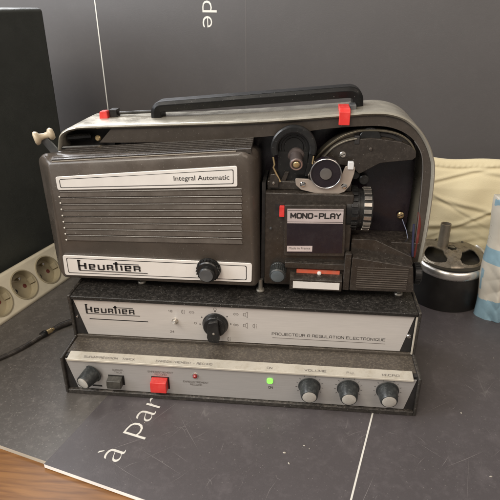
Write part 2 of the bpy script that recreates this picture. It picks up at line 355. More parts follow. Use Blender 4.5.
# --- amplifier base casing : stepped profile between two cheeks
prof = [(0, 0), (0, 4.45), (4.0, 4.45), (3.75, 9.6), (15, 9.75), (15, 0)]
B = MB(); B.box(.32, 35.68, .6, 14.9, .3, 4.40); base = build('amplifier_case', B, BLACKM, PJ)
B = MB(); B.box(.32, 35.68, 4.3, 14.9, 4.4, 9.2); build('rear_body', B, BLACKM, base)
for x0, x1 in ((0, .32), (35.68, 36)):
    B = MB(); B.prismx([(0, .05), (-.02, 4.62), (3.78, 4.66), (3.62, 9.72), (15, 9.8), (15, .05)], x0, x1); build('side_cheek', B, CASE, base, bevel=.12)
B = MB(); B.box(.32, 35.68, .0, 1.2, .05, .55); build('bottom_rail', B, CASE, base, bevel=.08)
B = MB(); B.box(.32, 35.68, 1.15, 4.3, 4.30, 4.47); build('lower_ledge', B, BROWN, base, bevel=.03)
B = MB(); B.box(.32, 35.68, 3.86, 4.3, 4.47, 4.78); build('panel_sill', B, BROWN, base, bevel=.06)
B = MB(); B.prismx([(3.66, 9.22), (3.64, 9.66), (15, 9.78), (15, 9.2)], .32, 35.68); build('top_cover', B, LEDGE, base, bevel=.12)
B = MB(); B.box(35.52, 35.68, 3.72, 3.9, 4.75, 9.2); build('edge_trim', B, STRIPM, base, bevel=.02)
# cream strip
B = MB(); B.prismx([(.02, 4.20), (.02, 4.42), (1.2, 4.62), (1.2, 4.3)], .72, 35.25); strip = build('label_strip', B, STRIPM, PJ, bevel=.04)
def st(name, s, x0, x1): caps(name, s, INKF, strip, Vector((x0, .36, 4.485)), (1, 0, 0), (0, 1.18, .2), x1-x0, .25, .75, depth=.008)
st('lettering', 'SURIMPRESSION', 2.4, 5.9); st('lettering', 'TRACK', 6.4, 7.7)
st('lettering', 'ENREGISTREMENT - RECORD', 9.9, 15.6); st('lettering', 'ON', 21.1, 21.6); st('lettering', 'VOLUME', 24.8, 26.9); st('lettering', 'P.U.', 28.9, 29.6); st('lettering', 'MICRO', 32.3, 33.9)
# lower silver panel
yL = .30
B = MB(); B.prism([(.42, 4.25), (35.6, 4.25), (34.75, .6), (1.35, .6)], yL, yL+.12); low = build('lower_panel', B, mat('shaded_silver', (.47, .455, .44), .36, metal=.45, dust=.15, dscale=40, stretch=(1, 1, 25), rvar=.06, var=.05, dustcol=(.33, .31, .28)), PJ, bevel=.03)  # shade on the lower panel painted in as a darker silver
B = MB(); B.prism([(.33, 4.29), (.42, 4.25), (1.35, .6), (.33, .55)], yL+.05, yL+.3); build('corner_piece', B, BLACKM, low)
B = MB(); B.prism([(35.67, 4.29), (35.67, .55), (34.75, .6), (35.6, 4.25)], yL+.05, yL+.3); build('corner_piece', B, BLACKM, low)
def lt(s, xc, z, wd, h=.2, m=INKF, par=None, y=None, wt=.8): return caps('lettering', s, m, par or low, Vector((xc-wd/2, (yL if y is None else y), z)), (1,0,0), (0,0,1), wd, h, wt)
lt('SURIMP.', 5.85, 3.10, 1.15); lt('TRICK', 5.85, 2.80, .8)
lt('ENREGISTREMENT', 10.3, 3.18, 2.6); lt('RECORD', 10.3, 2.88, 1.2)
lt('ENREGISTREMENT', 13.9, 2.20, 2.6); lt('RECORD', 13.9, 1.88, 1.2)
lt('ON', 21.5, 2.12, .42, .26, INK)
B = MB(); B.box(2.9, 3.95, yL-.012, yL+.05, .92, 1.14); build('slot', B, BLACKM, low)
# knobs with cap, pointing to the viewer
def knob(x, z, r0=.98, r1=.80, ln_=1.5, tilt=(0, -1, -.10), ticks=True):
    B = MB(); B.lathe([(r0+.12, 0), (r0+.12, .10), (r0, .14), (r0*.97, .5), (r1*1.02, ln_-.12), (r1*.94, ln_)], (x, yL, z), tilt, 48)
    ax = Vector(tilt).normalized()
    for k in range(26):   # flutes
        g = 2*math.pi*k/26; rr = (r0*.99); a = Vector((math.cos(g), 0, math.sin(g)))
        p = Vector((x, yL, z))+ax*.2+a*rr*.995; q = Vector((x, yL, z))+ax*(ln_-.15)+a*r1*1.0; B.tube([p, q], .035, 5)
    o = build('control_knob', B, KNOB, PJ, org=(x, yL, z))
    C2 = MB(); C2.lathe([(r1*.84, ln_-.03), (r1*.84, ln_+.02), (r1*.76, ln_+.05), (r1*.3, ln_+.08), (.02, ln_+.085)], (x, yL, z), tilt, 40); build('cap', C2, KNOBCAP, o)
    if ticks:
        for k in range(11):
            a = math.radians(-30+240*k/10); T = MB(); d = Vector((math.cos(a), 0, math.sin(a))); e = Vector((-d.z, 0, d.x))*.022
            p = Vector((x, yL-.015, z))+d*1.2; q = p+d*.17; T.add([p-e, q-e, q+e, p+e], [(0,1,2,3)]); build('tick_mark', T, INK, o, smooth=False)
    return o
k0 = knob(25.35, 2.72)
for x, z in ((29.15, 2.76), (32.95, 2.80)): copy_tree(k0, PJ, (x-25.35, 0, z-2.72))
k1 = knob(3.15, 2.60, .90, .74, 1.55, (-.36, -1, -.12), ticks=False)
tag(k1, 'black knob bent sideways, left of the push buttons')
# push buttons
def button(x0, x1, z0, z1, m, name='push_button'):
    B = MB(); B.prismx([(yL+.05, z1), (-.50, z1-.12), (-.60, z1-.6), (-.56, z0+.05), (yL+.05, z0)], x0, x1); b = build(name, B, m, PJ, bevel=.06)
    C2 = MB(); C2.box(x0-.05, x1+.16, yL-.01, yL+.06, z0-.05, z1+.10); build('surround', C2, BLACKM, b); return b
button(4.80, 6.28, 1.38, 2.45, mat('olive_black_button', (.035, .033, .027), .4, dust=.3)); button(9.35, 11.0, 1.25, 2.62, REDM)
B = MB(); B.lathe([(.26, 0), (.25, .08), (.2, .2), (.1, .28)], (13.87, yL, 3.1), (0,-1,0), 24); o = build('red_lamp', B, LED_R, PJ)
B = MB(); B.lathe([(.34, 0), (.34, .06), (.27, .08)], (13.87, yL, 3.1), (0,-1,0), 24); build('bezel', B, CHROME, o)
B = MB(); B.prism(rrect(21.12, 21.72, 2.78, 3.38, .18), yL-.12, yL+.02); build('green_lamp', B, LED_G, PJ, bevel=.04)
# upper silver panel
yU = 4.0
B = MB(); B.prism([(.45, 9.05), (35.45, 9.10), (34.45, 4.88), (1.55, 4.84)], yU, yU+.15); up = build('upper_panel', B, SILVER, PJ, bevel=.03)
B = MB(); B.prism([(.33, 9.1), (.45, 9.05), (1.55, 4.84), (.33, 4.8)], yU+.05, yU+.25); build('corner_piece', B, BLACKM, up)
B = MB(); B.prism([(35.5, 9.1), (35.5, 4.8), (34.45, 4.88), (35.45, 9.1)], yU+.05, yU+.25); build('corner_piece', B, BLACKM, up)
def screw(x, y, z, r, par, m=CHROME, ax=(0,-1,0)):
    B = MB(); B.lathe([(r, -.03), (r, .05), (r*.75, .13), (r*.2, .15)], (x, y, z), ax, 24); o = build('screw', B, m, par)
    ax = Vector(ax); c = Vector((x, y, z))+ax*.15; s1 = Vector((1, 0, .5)).normalized(); s1 = (s1-ax*s1.dot(ax)).normalized(); B = MB(); B.obox(c, s1*r*.85, ax*.015, ax.cross(s1)*r*.1); build('slot', B, BLACKM, o)
    return o
screw(.62, yU+.04, 7.0, .14, PJ); screw(35.15, yU+.04, 6.75, .24, PJ)
# brand lettering drawn as strokes
def brand(parent, x0, z0, wd, h, y, t):
    """the maker's name: tall H, low square e u R, tall t whose bar runs on over i e R, rule under all"""
    B = MB(); u = wd/100.; v = h/40.
    def hs(a, b, z, tt=1.): B.box(x0+a*u, x0+b*u, y-.03, y, z0+z*v-t*tt/2, z0+z*v+t*tt/2)
    def vs(a, z1, z2, tt=1.35): B.box(x0+a*u-t*tt/2, x0+a*u+t*tt/2, y-.03, y, z0+z1*v, z0+z2*v)
    vs(2, 3, 38, 1.7); vs(12, 9, 30, 1.7); hs(0, 5, 38); hs(2, 12, 20)
    # e
    hs(18, 27, 25); vs(19, 9, 26); hs(18, 27, 17, .8); hs(18, 27, 9.5); vs(26.5, 17, 26)
    # u
    vs(33, 9, 26); hs(33, 41, 9.5); vs(41.5, 9, 26)
    # R
    vs(47.5, 9, 26); hs(47, 55, 25); vs(55, 17, 26); hs(47, 55, 16.5, .8); vs(55, 8.5, 15)
    # t and i
    vs(61.5, 8, 38, 1.7); hs(57, 97, 31.5, .55); hs(57, 65, 31.5, 1.)
    vs(69.5, 9, 25); hs(67.5, 70, 25)
    # e
    hs(75, 84, 25); vs(76, 9, 26); hs(75, 84, 17, .8); hs(75, 84, 9.5); vs(83.5, 17, 26)
    # R
    vs(90, 9, 26); hs(89, 98, 25); vs(98, 17, 26); hs(89, 98, 16.5, .8); vs(98, 8.5, 15)
    hs(2, 110, 3, .5)
    return build('brand_lettering', B, INK, parent, smooth=False)
brand(up, 1.65, 7.35, 5.3, 1.25, yU-.001, .11)
B = MB(); B.box(1.95, 8.3, yU-.012, yU, 6.74, 6.84); build('rule', B, INK, up)
lt('18', 10.75, 8.15, .42, .24, INKF, up, yU); lt('24', 10.80, 5.62, .42, .24, INKF, up, yU)
lt('PROJECTEUR A REGULATION ELECTRONIQUE', 27.1, 6.02, 11.5, .30, INK, up, yU, wt=.7)
B = MB(); B.box(21.4, 32.9, yU-.012, yU, 5.66, 5.71); build('rule', B, INKF, up)
# toggle switch
B = MB(); B.lathe([(.34, 0), (.34, .1), (.24, .14), (.2, .3)], (11.2, yU, 7.1), (0,-1,0), 24); tg = build('toggle_switch', B, ALU, PJ)
B = MB(); B.tube([(11.2, yU-.2, 7.1), (11.26, yU-.75, 7.35), (11.32, yU-1.1, 7.62)], [.08, .11, .15], 12); build('lever', B, CHROME, tg)
# selector knob and its symbols
cx, cz = 15.45, 6.95
B = MB(); B.lathe([(1.36, 0), (1.36, .1), (1.27, .2), (1.22, .55), (1.1, .72)], (cx, yU, cz), (0,-1,0), 48)
B.prism(rpoly([(cx-.55, cz+.85), (cx+.45, cz+1.05), (cx+.60, cz-1.0), (cx+.5, cz-1.5), (cx-.55, cz-1.45), (cx-.72, cz-.9)], .25), yU-1.25, yU-.5)
sel = build('selector_knob', B, BLACK, PJ, bevel=.07)
B = MB(); B.lathe([(.13, 0), (.12, .06), (.05, .1)], (cx, yU-1.24, cz-.35), (0,-1,0), 16); build('screw', B, ALU, sel)
def sym(kind, x, z, s=.3):
    B = MB(); t = .035; y0, y1 = yU-.014, yU-.002
    def seg(a, b):
        a, b = Vector((x+a[0]*s, 0, z+a[1]*s)), Vector((x+b[0]*s, 0, z+b[1]*s)); d = (b-a).normalized(); n = Vector((-d.z, 0, d.x))*t/2
        q = [a-n, b-n, b+n, a+n]; B.prism([(v.x, v.z) for v in q], y0, y1)
    if kind == 'arrows':
        seg((-.9, 0), (-.4, .5)); seg((-.9, 0), (-.4, -.5)); seg((.9, 0), (.4, .5)); seg((.9, 0), (.4, -.5)); seg((-.4, .22), (.4, .22)); seg((-.4, -.22), (.4, -.22))
    if kind == 'speaker':
        seg((-.6, -.4), (-.6, .4)); seg((-.6, .4), (-.1, .4)); seg((-.6, -.4), (-.1, -.4)); seg((-.1, .4), (.5, .9)); seg((-.1, -.4), (.5, -.9)); seg((.5, -.9), (.5, .9)); seg((-.1, .4), (-.1, -.4))
    if kind == 'cell':
        seg((-.2, -.8), (-.2, .8)); seg((-.2, .8), (-.7, .4)); seg((-.7, .4), (-.7, -.4)); seg((-.7, -.4), (-.2, -.8))
        for k in (-.8, -.25, .3): seg((.35, k), (.35, k+.4))
    if kind == 'ring':
        for k in range(12):
            a, b = 2*math.pi*k/12, 2*math.pi*(k+1)/12; seg((.42*math.cos(a), .42*math.sin(a)), (.42*math.cos(b), .42*math.sin(b)))
    if kind == 'lamp':
        for k in range(12):
            a, b = 2*math.pi*k/12, 2*math.pi*(k+1)/12; seg((.55*math.cos(a), .2+.55*math.sin(a)), (.55*math.cos(b), .2+.55*math.sin(b)))
        seg((-.2, -.4), (-.2, -.8)); seg((.2, -.4), (.2, -.8)); seg((-.3, -.8), (.3, -.8))
    return build('symbol', B, INKF, up, smooth=False)
sym('cell', 12.15, 8.25); sym('arrows', 13.0, 8.25); sym('lamp', 15.45, 8.72, .28); sym('ring', 13.35, 6.95); sym('arrows', 17.6, 8.3); sym('speaker', 18.6, 8.3, .38)
sym('arrows', 17.6, 7.0); sym('speaker', 18.6, 7.0, .38); sym('cell', 19.6, 7.0, .34); sym('cell', 16.9, 5.2, .3)
for a in (150, 90, 40, 5, 183):
    B = MB(); q = (cx+1.62*math.cos(math.radians(a)), yU, cz+1.55*math.sin(math.radians(a))); B.lathe([(.07, 0), (.07, .014)], q, (0,-1,0), 12); build('dot', B, INK, up)

# --- feet between casing and upper body
for x, y in ((19.9, 6.6), (34.2, 7.2), (7.0, 7.1)):
    B = MB(); B.lathe([(.42, 0), (.46, .12), (.40, .3), (.25, .36), (.25, 1.4)], (x, y, 9.72), (0,0,1), 28); build('foot', B, NICKEL, PJ)
# --- lamp housing on the left
def hloop(x0b, x0t, x1b, x1t, zb, z0t, z1t, y, rs):
    return [(x, y, z) for x, z in rpoly([(x0b, zb), (x1b, zb), (x1t, z1t), (x0t, z0t)], rs, 6)]
B = MB()
LB = [hloop(-.98, -.62, 19.25, 18.6, 10.95, 23.05, 24.55, 5.42, [.5, .3, 1.0, .4]),
      hloop(-1.05, -.75, 19.55, 18.95, 10.80, 23.25, 24.85, 5.6, [.5, .3, 1.1, .5]),
      hloop(-1.9, -2.1, 19.9, 19.5, 10.75, 23.65, 24.95, 6.7, [.7, .4, 1.2, .9]),
      hloop(-1.9, -2.15, 19.9, 19.6, 10.75, 23.7, 25.0, 7.2, [.7, .4, 1.2, .9]),
      hloop(-1.5, -1.75, 19.9, 19.6, 10.9, 23.5, 24.6, 8.6, [.7, .4, 1.2, .9]),
      hloop(-1.2, -1.3, 19.9, 19.6, 10.9, 22.6, 23.8, 14.5, [.7, .4, 1.2, .9])]
B.loft(LB); hs_ = build('lamp_housing', B, TAUPE, PJ, angle=50)
# louvres on the face
lv = MB()
for i in range(8):
    zl = 19.89-i*(19.89-15.26)/7; zr = 20.75-i*(20.75-15.62)/7
    for (dz0, dz1, pr) in ((.0, .42, .11), (.46, .10, .035)):
        a = Vector((.12, 5.40, zl+dz0)); b = Vector((18.2, 5.40, zr+dz0*1.1)); up_ = Vector((0, 0, dz1)); o_ = Vector((0, -pr, 0)); n = Vector((0, 0, -.035))
        vs = [a, b, a+up_+Vector((.15, 0, 0)), b+up_-Vector((.15, 0, 0)), a+o_, b+o_, a+o_+Z*.05, b+o_+Z*.05]
        lv.add(vs, [(0,1,5,4), (4,5,7,6), (6,7,3,2), (0,4,6,2), (1,3,7,5)])
build('louvres', lv, TAUPE, hs_, angle=15)
sp0 = None
for i in range(8):
    zl = 19.89-i*(19.89-15.26)/7
    B = MB(); B.lathe([(.09, 0), (.08, .03), (.03, .05)], (.16, 5.27, zl+.06), (0,-1,0), 10); build('pale_spot', B, WHITEI, hs_)  # small pale dot at the left end of each louvre
B = MB(); B.tube([(-.2, 5.66, 23.36), (6, 5.66, 23.88), (12, 5.66, 24.37), (17.6, 5.66, 24.82)], .06, 8); build('top_highlight_bead', B, mat('dusty_highlight', (.20, .17, .13), .6, dust=.5), hs_)  # added bead: edge highlight and dust painted in as a pale line
# ribbed vent on the top of the housing
B = MB()
for i in range(7):
    y = 5.75+i*.40; z = lambda x: 23.34+(x+.7)*.081+(y-5.75)*.20-(0.025*(y-5.75)*(x/19))
    B.loft([[(x, y, z(x)-.3), (x, y+.03, z(x)+.14), (x, y+.17, z(x)+.18), (x, y+.24, z(x)-.05), (x, y+.24, z(x)-.3)] for x in (-.3, 19.0)])
build('top_vent', B, TAUPE2, hs_, bevel=.02, seg=1)
# top name plate (parallelogram tapering) and bottom name plate
def plate(name, poly, inner, y, rad, par):
    B = MB(); B.prism(rpoly(poly, rad), y, y+.14); o = build(name, B, PLATE, par, bevel=.04)
    B = MB(); q = rpoly(inner, rad*.7); n = len(q); cxx = sum(p[0] for p in q)/n; czz = sum(p[1] for p in q)/n; t = .07; q2 = []
    for (x, z) in q:
        q2.append((x+(t if x < cxx else -t), z+(t if z < czz else -t)))
    vs = [(x, y-.012, z) for x, z in q]+[(x, y-.012, z) for x, z in q2]
    B.add(vs, [(i, (i+1) % n, n+(i+1) % n, n+i) for i in range(n)]); build('border_line', B, INK, o, smooth=False); return o
pt = plate('name_plate', [(.08, 20.62), (17.75, 21.55), (17.75, 23.55), (.05, 21.95)], [(.4, 20.85), (17.4, 21.80), (17.4, 23.22), (.38, 21.68)], 5.28, .2, PJ)
text('lettering', 'Integral Automatic', INK, pt, Vector((11.7, 5.26, 21.80)), (1, 0, .053), (0, 0, 1), width=5.3, height=.62, depth=.01)
pb = plate('brand_plate', [(-.62, 11.22), (19.1, 11.38), (19.15, 13.55), (-.55, 13.55)], [(-.2, 11.5), (18.6, 11.62), (18.6, 13.28), (-.2, 13.28)], 5.28, .28, PJ)
brand(pb, .95, 11.78, 6.7, 1.32, 5.266, .135)
# focus / motor knob on brand plate
B = MB(); B.lathe([(1.25, 0), (1.25, .15), (1.15, .2), (1.15, .65), (1.05, .75), (.8, .78), (.8, 1.3), (.72, 1.38), (.5, 1.38), (.5, 1.30), (.42, 1.30)], (14.75, 5.28, 12.75), (-.05,-1,-.08), 48)
for k in range(22):
    g = 2*math.pi*k/22; B.tube([(14.75+1.16*math.cos(g), 5.08, 12.75+1.16*math.sin(g)), (14.72+1.16*math.cos(g), 4.62, 12.72+1.16*math.sin(g))], .07, 5)
fk = build('housing_knob', B, BLACK, PJ, angle=30)
B = MB(); B.lathe([(.70, 1.385), (.68, 1.40), (.5, 1.40)], (14.75, 5.28, 12.75), (-.05,-1,-.08), 32); build('cap_ring', B, LEVER, fk)

# --- back shell: rim, fascia and back plate
def arc(cx, cz, r, a0, a1, n): return [(cx+r*math.cos(math.radians(a0+(a1-a0)*k/n)), cz+r*math.sin(math.radians(a0+(a1-a0)*k/n))) for k in range(n+1)]
front_o = [(-1.2, 10.9), (-.75, 22.0), (-.45, 24.6), (-.08, 25.50), (.61, 25.98), (1.3, 26.18), (2.06, 26.31), (5.08, 26.47), (11.97, 26.81), (17.73, 27.11), (22.40, 27.48), (26.97, 27.93), (29.66, 28.18), (31.44, 28.15), (33.0, 27.69), (34.32, 26.70), (35.29, 25.45), (35.88, 24.24), (36.25, 22.90), (36.42, 19.91), (36.42, 15.67), (36.2, 10.9)]
back_o = [(-1.0, 10.9), (-.75, 21.5), (-.45, 23.9), (-.2, 24.9), (.3, 25.7), (.9, 26.1), (1.7, 26.32), (4.0, 26.42), (11.0, 26.56), (17.0, 26.96), (22.0, 27.35), (26.90, 27.75), (29.5, 28.05), (31.0, 28.15), (32.5, 27.9), (33.7, 27.3), (34.6, 26.3), (35.2, 24.9), (35.5, 23.2), (35.6, 19.9), (35.5, 15.67), (35.3, 10.9)]
def inset(pts, d):
    out = []
    for i, p in enumerate(pts):
        a = Vector(pts[max(i-1, 0)]); b = Vector(pts[min(i+1, len(pts)-1)]); t = (b-a).normalized(); n = Vector((t.y, -t.x)); q = Vector(p)+n*d; out.append((q.x, q.y))
    return out
def spline(pts, k=5):
    out = []
    for i in range(len(pts)-1):
        p0 = Vector(pts[max(i-1, 0)]); p1 = Vector(pts[i]); p2 = Vector(pts[i+1]); p3 = Vector(pts[min(i+2, len(pts)-1)])
        for j in range(k):
            t = j/k; q = .5*((2*p1)+(p2-p0)*t+(2*p0-5*p1+4*p2-p3)*t*t+(3*p1-p0-3*p2+p3)*t**3); out.append(tuple(q))
    out.append(tuple(pts[-1])); return out
outer = spline(front_o, 4); outer_b = spline(back_o, 4)
rim = MB(); secs = []
for (d, y) in ((.34, 8.05), (.16, 7.88), (.04, 7.98), (0, 8.2), (0, 9.2), (-.02, 12.0), (.0, 14.6), (.16, 15.5), (.5, 15.9), (.6, 15.6), (.42, 12), (.36, 8.4)):
    t_ = max(0, min(1, (y-8.2)/7.8)); t_ = t_**1.5
    secs.append([(p[0]*(1-t_)+q[0]*t_, y, p[1]*(1-t_)+q[1]*t_) for p, q in zip(inset(outer, d), inset(outer_b, d))])
n = len(outer); vs = [p for s in secs for p in s]; fs = []
for i in range(len(secs)):
    j = (i+1) % len(secs)
    for k in range(n-1): fs.append((i*n+k, i*n+k+1, j*n+k+1, j*n+k))
fs += [[i*n for i in range(len(secs))], [i*n+n-1 for i in range(len(secs))][::-1]]
rim.add(vs, fs); rm = build('case_rim', rim, RIMM, PJ, angle=50)
# fascia : dark band inside the rim; starts at x=4 on the left
o2 = [p for p in inset(outer, .37)]
top = [p for p in o2 if p[0] > 4.9 and p[1] > 10.5]
inner = []
for x, z in top:
    if x < 30: inner.append((x, z-1.15-.012*(x-4)))
    else: inner.append(None)
top_in = spline([(3.7, 24.65), (6.80, 24.72), (11.81, 24.95), (19.97, 25.6), (23.37, 26.1), (26.16, 26.52), (28.91, 26.78), (31.1, 26.82), (32.7, 26.42), (33.9, 25.65), (34.75, 24.50), (35.1, 23.3), (35.25, 21.77), (35.4, 18.60), (35.45, 16.0), (35.5, 12.7), (35.5, 10.9)], 5)
def resample(pts, n):
    L_ = [0.]
    for a, b in zip(pts, pts[1:]): L_.append(L_[-1]+(Vector(b)-Vector(a)).length)
    out = []; j = 0
    for k in range(n):
        s_ = L_[-1]*k/(n-1)
        while j < len(L_)-2 and L_[j+1] < s_: j += 1
        t = (s_-L_[j])/max(1e-6, L_[j+1]-L_[j]); out.append(tuple(Vector(pts[j]).lerp(Vector(pts[j+1]), t)))
    return out
A = resample(top, 90); I = resample(top_in, 90)
# map each outer point to nearest param on inner so corners line up
fb = MB(); N_ = 90
vs = [(x, 8.25, z) for x, z in A]+[(x, 8.35, z) for x, z in I]+[(x, 8.9, z) for x, z in I]+[(x, 11.4, z) for x, z in A]
fs = [(k, k+1, N_+k+1, N_+k) for k in range(N_-1)]+[(N_+k, N_+k+1, 2*N_+k+1, 2*N_+k) for k in range(N_-1)]
fb.add(vs, fs); build('case_fascia', fb, mat('fascia_taupe', (.052, .043, .035), .3, dust=.3, speck=.2, coat=.2, dustcol=(.17, .14, .12)), PJ, angle=40)
B = MB(); B.tube([(x, 8.34, z) for x, z in I[60:]], .05, 6); build('seal_strip', B, mat('pale_edge', (.22, .21, .2), .3, metal=.5), rm)
B = MB(); B.prism([p for p in inset(outer_b, .6)][::1], 11.2, 15.2); build('back_plate', B, NAVY, PJ)
# rear dark recess on left with levers
B = MB(); B.prism([(-.3, 23.0), (4.4, 23.3), (4.9, 25.75), (.9, 25.7), (-.1, 24.6)], 10.2, 10.6); build('recess_plate', B, BLACKM, PJ)
B = MB(); B.lathe([(.30, 0), (.30, .2), (.2, .3)], (3.3, 9.2, 24.9), (0,-1,0), 20); build('brass_pin', B, BRASS, PJ)
B = MB(); B.tube([(-.4, 8.3, 24.0), (1.5, 8.6, 24.05), (3.6, 8.8, 24.1)], .22, 10); B.tube([(.2, 9, 24.9), (2.4, 9.6, 25.0)], .35, 10); build('latch_bar', B, BLACK, PJ)
# reel arm lever with its two ended cream knob
B = MB(); B.obox((-1.02, 7.95, 23.95), Vector((.66, .1, -.98))*1.28, Vector((0, .12, 0)), Vector((.36, 0, .27))*.95); lever = build('reel_arm_lever', B, LEVER, PJ, bevel=.06)
B = MB(); ax = Vector((-1, -.55, -.25)).normalized(); c0 = Vector((-1.25, 8.0, 25.4))
B.lathe([(.1, -.55), (.45, -.5), (.62, -.25), (.55, -.02), (.33, .1), (.27, .5), (.36, .85), (.6, 1.0), (.68, 1.22), (.66, 1.36), (.45, 1.46), (.15, 1.42)], c0, ax, 32)
build('cream_knob', B, CREAMK, lever, angle=60)

# --- handle on top
Pth = [(x, 12, z) for x, z in rpoly([(8.85, 26.3), (8.85, 27.68), (28.75, 29.50), (28.85, 27.5)], [0, 1.2, 1.5, 0], 8)]
B = MB(); sec = []
for i, p in enumerate(Pth):
    p = Vector(p); d = (Vector(Pth[min(i+1, len(Pth)-1)])-Vector(Pth[max(i-1, 0)])).normalized(); nrm = Vector((-d.z, 0, d.x)); y = Vector((0, 1, 0))
    hw, ht = 1.15, .53
    sec.append([p+y*hw*.8+nrm*ht, p+y*hw+nrm*ht*.3, p+y*hw*.9-nrm*ht, p-y*hw*.9-nrm*ht, p-y*hw+nrm*ht*.3, p-y*hw*.8+nrm*ht])
B.loft(sec); build('carry_handle', B, mat('handle_black', (.006, .006, .006), .42, dust=.0, bump=.2, spec=.22, speck=.2), PJ, bevel=.08, angle=25)
B = MB(); B.tube([(4.0, 12.4, 26.72), (8.3, 12.4, 27.0)], .17, 10); B.box(3.75, 4.5, 11.8, 12.9, 26.2, 27.2); build('handle_rod', B, BLACK, PJ, bevel=.05)
B = MB(); B.prism([(24.0, 27.50), (28.9, 27.97), (28.9, 28.03), (24.0, 27.56)], 10.5, 12.6); build('latch_plate', B, ALU, PJ, bevel=.02)
B = MB(); B.prism(rpoly([(2.75, 25.9), (3.75, 25.95), (3.65, 27.15), (2.85, 27.1)], .25), 11.3, 12.2); build('red_catch', B, REDM, PJ, bevel=.12)
B = MB(); B.prismx([(7.72, 26.95), (7.72, 28.15), (8.0, 28.42), (10.4, 28.45), (10.4, 28.0), (8.3, 27.95), (8.0, 27.7), (8.0, 26.95)], 26.9, 27.9); build('red_catch', B, REDM, PJ, bevel=.07)
B = MB(); B.prism([(27.95, 27.85), (28.6, 27.9), (28.55, 28.5), (28.0, 28.45)], 9.6, 11.2); build('catch_spring', B, LEVER, PJ, bevel=.05)

# --- film gate and mechanism at right
yG = 6.35
B = MB(); B.box(20.3, 28.75, yG, 11.2, 10.7, 20.7); B.box(20.4, 28.5, yG+.9, 11.2, 20.7, 21.6); gate = build('film_gate_block', B, TAUPE2, PJ, bevel=.14)
B = MB(); B.box(19.95, 20.3, yG+.5, 11.2, 10.8, 21.5); build('side_cheek', B, BLACKM, PJ)
B = MB(); B.box(28.75, 35.9, 8.2, 11.2, 10.7, 15.2); build('rear_block', B, TAUPE2, PJ, bevel=.1)
# door with name panel
B = MB(); B.prism(rpoly([(22.3, 14.30), (28.25, 14.5), (28.0, 19.85), (22.2, 19.65)], .12), yG-.55, yG); door = build('gate_door', B, TAUPE2, PJ, bevel=.06)
yD = yG-.55
B = MB(); B.prism([(22.55, 14.65), (27.98, 14.85), (27.8, 19.35), (22.48, 19.25)], yD-.03, yD); build('dark_panel', B, NAVY, door)
B = MB(); B.prism([(22.52, 17.85), (27.85, 18.0), (27.8, 19.48), (22.48, 19.32)], yD-.05, yD); mp = build('title_strip', B, mat('pink_silver', (.54, .47, .46), .4, metal=.3), door)
for dz in (.13, 1.3):
    B = MB(); B.prism([(22.52, 17.85+dz), (27.83, 18.0+dz), (27.83, 18.04+dz), (22.52, 17.89+dz)], yD-.062, yD-.05); build('rule', B, INK, mp)
caps('lettering', 'MONO-PLAY', INK, mp, Vector((22.85, yD-.05, 18.42)), (1, 0, .025), (0, 0, 1), 4.7, .46, 1.5)
B = MB(); B.prism([(22.58, 14.82), (25.05, 14.92), (25.05, 15.53), (22.58, 15.43)], yD-.05, yD-.03); o = build('origin_label', B, mat('pink_label', (.52, .44, .42), .5), door)
text('lettering', 'Made in France', INKF, o, Vector((22.75, yD-.05, 15.07)), (1, 0, .04), (0, 0, 1), width=2.1, height=.25, depth=.012)
# switch
B = MB(); B.box(21.3, 22.3, yG-.04, yG+.02, 18.35, 19.55); sw = build('side_switch', B, BLACKM, PJ)
B = MB(); B.box(21.72, 22.22, yG-.5, yG-.04, 18.4, 19.5); build('rocker', B, REDM, sw, bevel=.08)
# lower rails and drawer
B = MB(); B.box(22.4, 28.9, yG-.55, yG, 12.95, 13.6); build('cross_rail', B, TAUPE2, PJ, bevel=.08)
B = MB(); B.box(28.3, 28.95, yG-.75, yG, 10.8, 14.9); build('side_rail', B, TAUPE2, PJ, bevel=.1)
B = MB(); B.prismx([(yG-.95, 10.75), (yG-.95, 11.9), (yG-.25, 12.35), (yG, 12.35), (yG, 10.75)], 22.95, 28.2); dr = build('film_drawer', B, TAUPE2, PJ, bevel=.05)
B = MB(); B.box(23.3, 27.95, yG-1.0, yG-.95, 10.95, 11.7); build('blank_label', B, PLATE, dr)
B = MB(); B.box(23.6, 27.95, yG-.3, yG-.02, 12.3, 12.75); o = build('orange_gate_strip', B, ORANGE, PJ, bevel=.05)
B = MB(); B.lathe([(.22, 0), (.2, .15), (.05, .22)], (25.9, yG-.3, 12.42), (0,-1,0), 16); build('white_pin', B, PLATE, o)
B = MB(); B.lathe([(.85, 0), (.85, .2), (.80, .25), (.80, 1.3), (.70, 1.4)], (21.75, yG, 12.55), (-.02,-1,-.12), 36)
for k in range(24):
    g = 2*math.pi*k/24; B.tube([(21.75+.81*math.cos(g), yG-.3, 12.52+.81*math.sin(g)), (21.73+.8*math.cos(g), yG-1.25, 12.42+.8*math.sin(g))], .045, 5)
gk = build('gate_knob', B, KNOB, PJ, angle=30)
B = MB(); B.lathe([(.66, 1.38), (.66, 1.44), (.5, 1.50), (.1, 1.52)], (21.75, yG, 12.55), (-.02,-1,-.12), 32); build('cap', B, BLUEGREY, gk, angle=60)

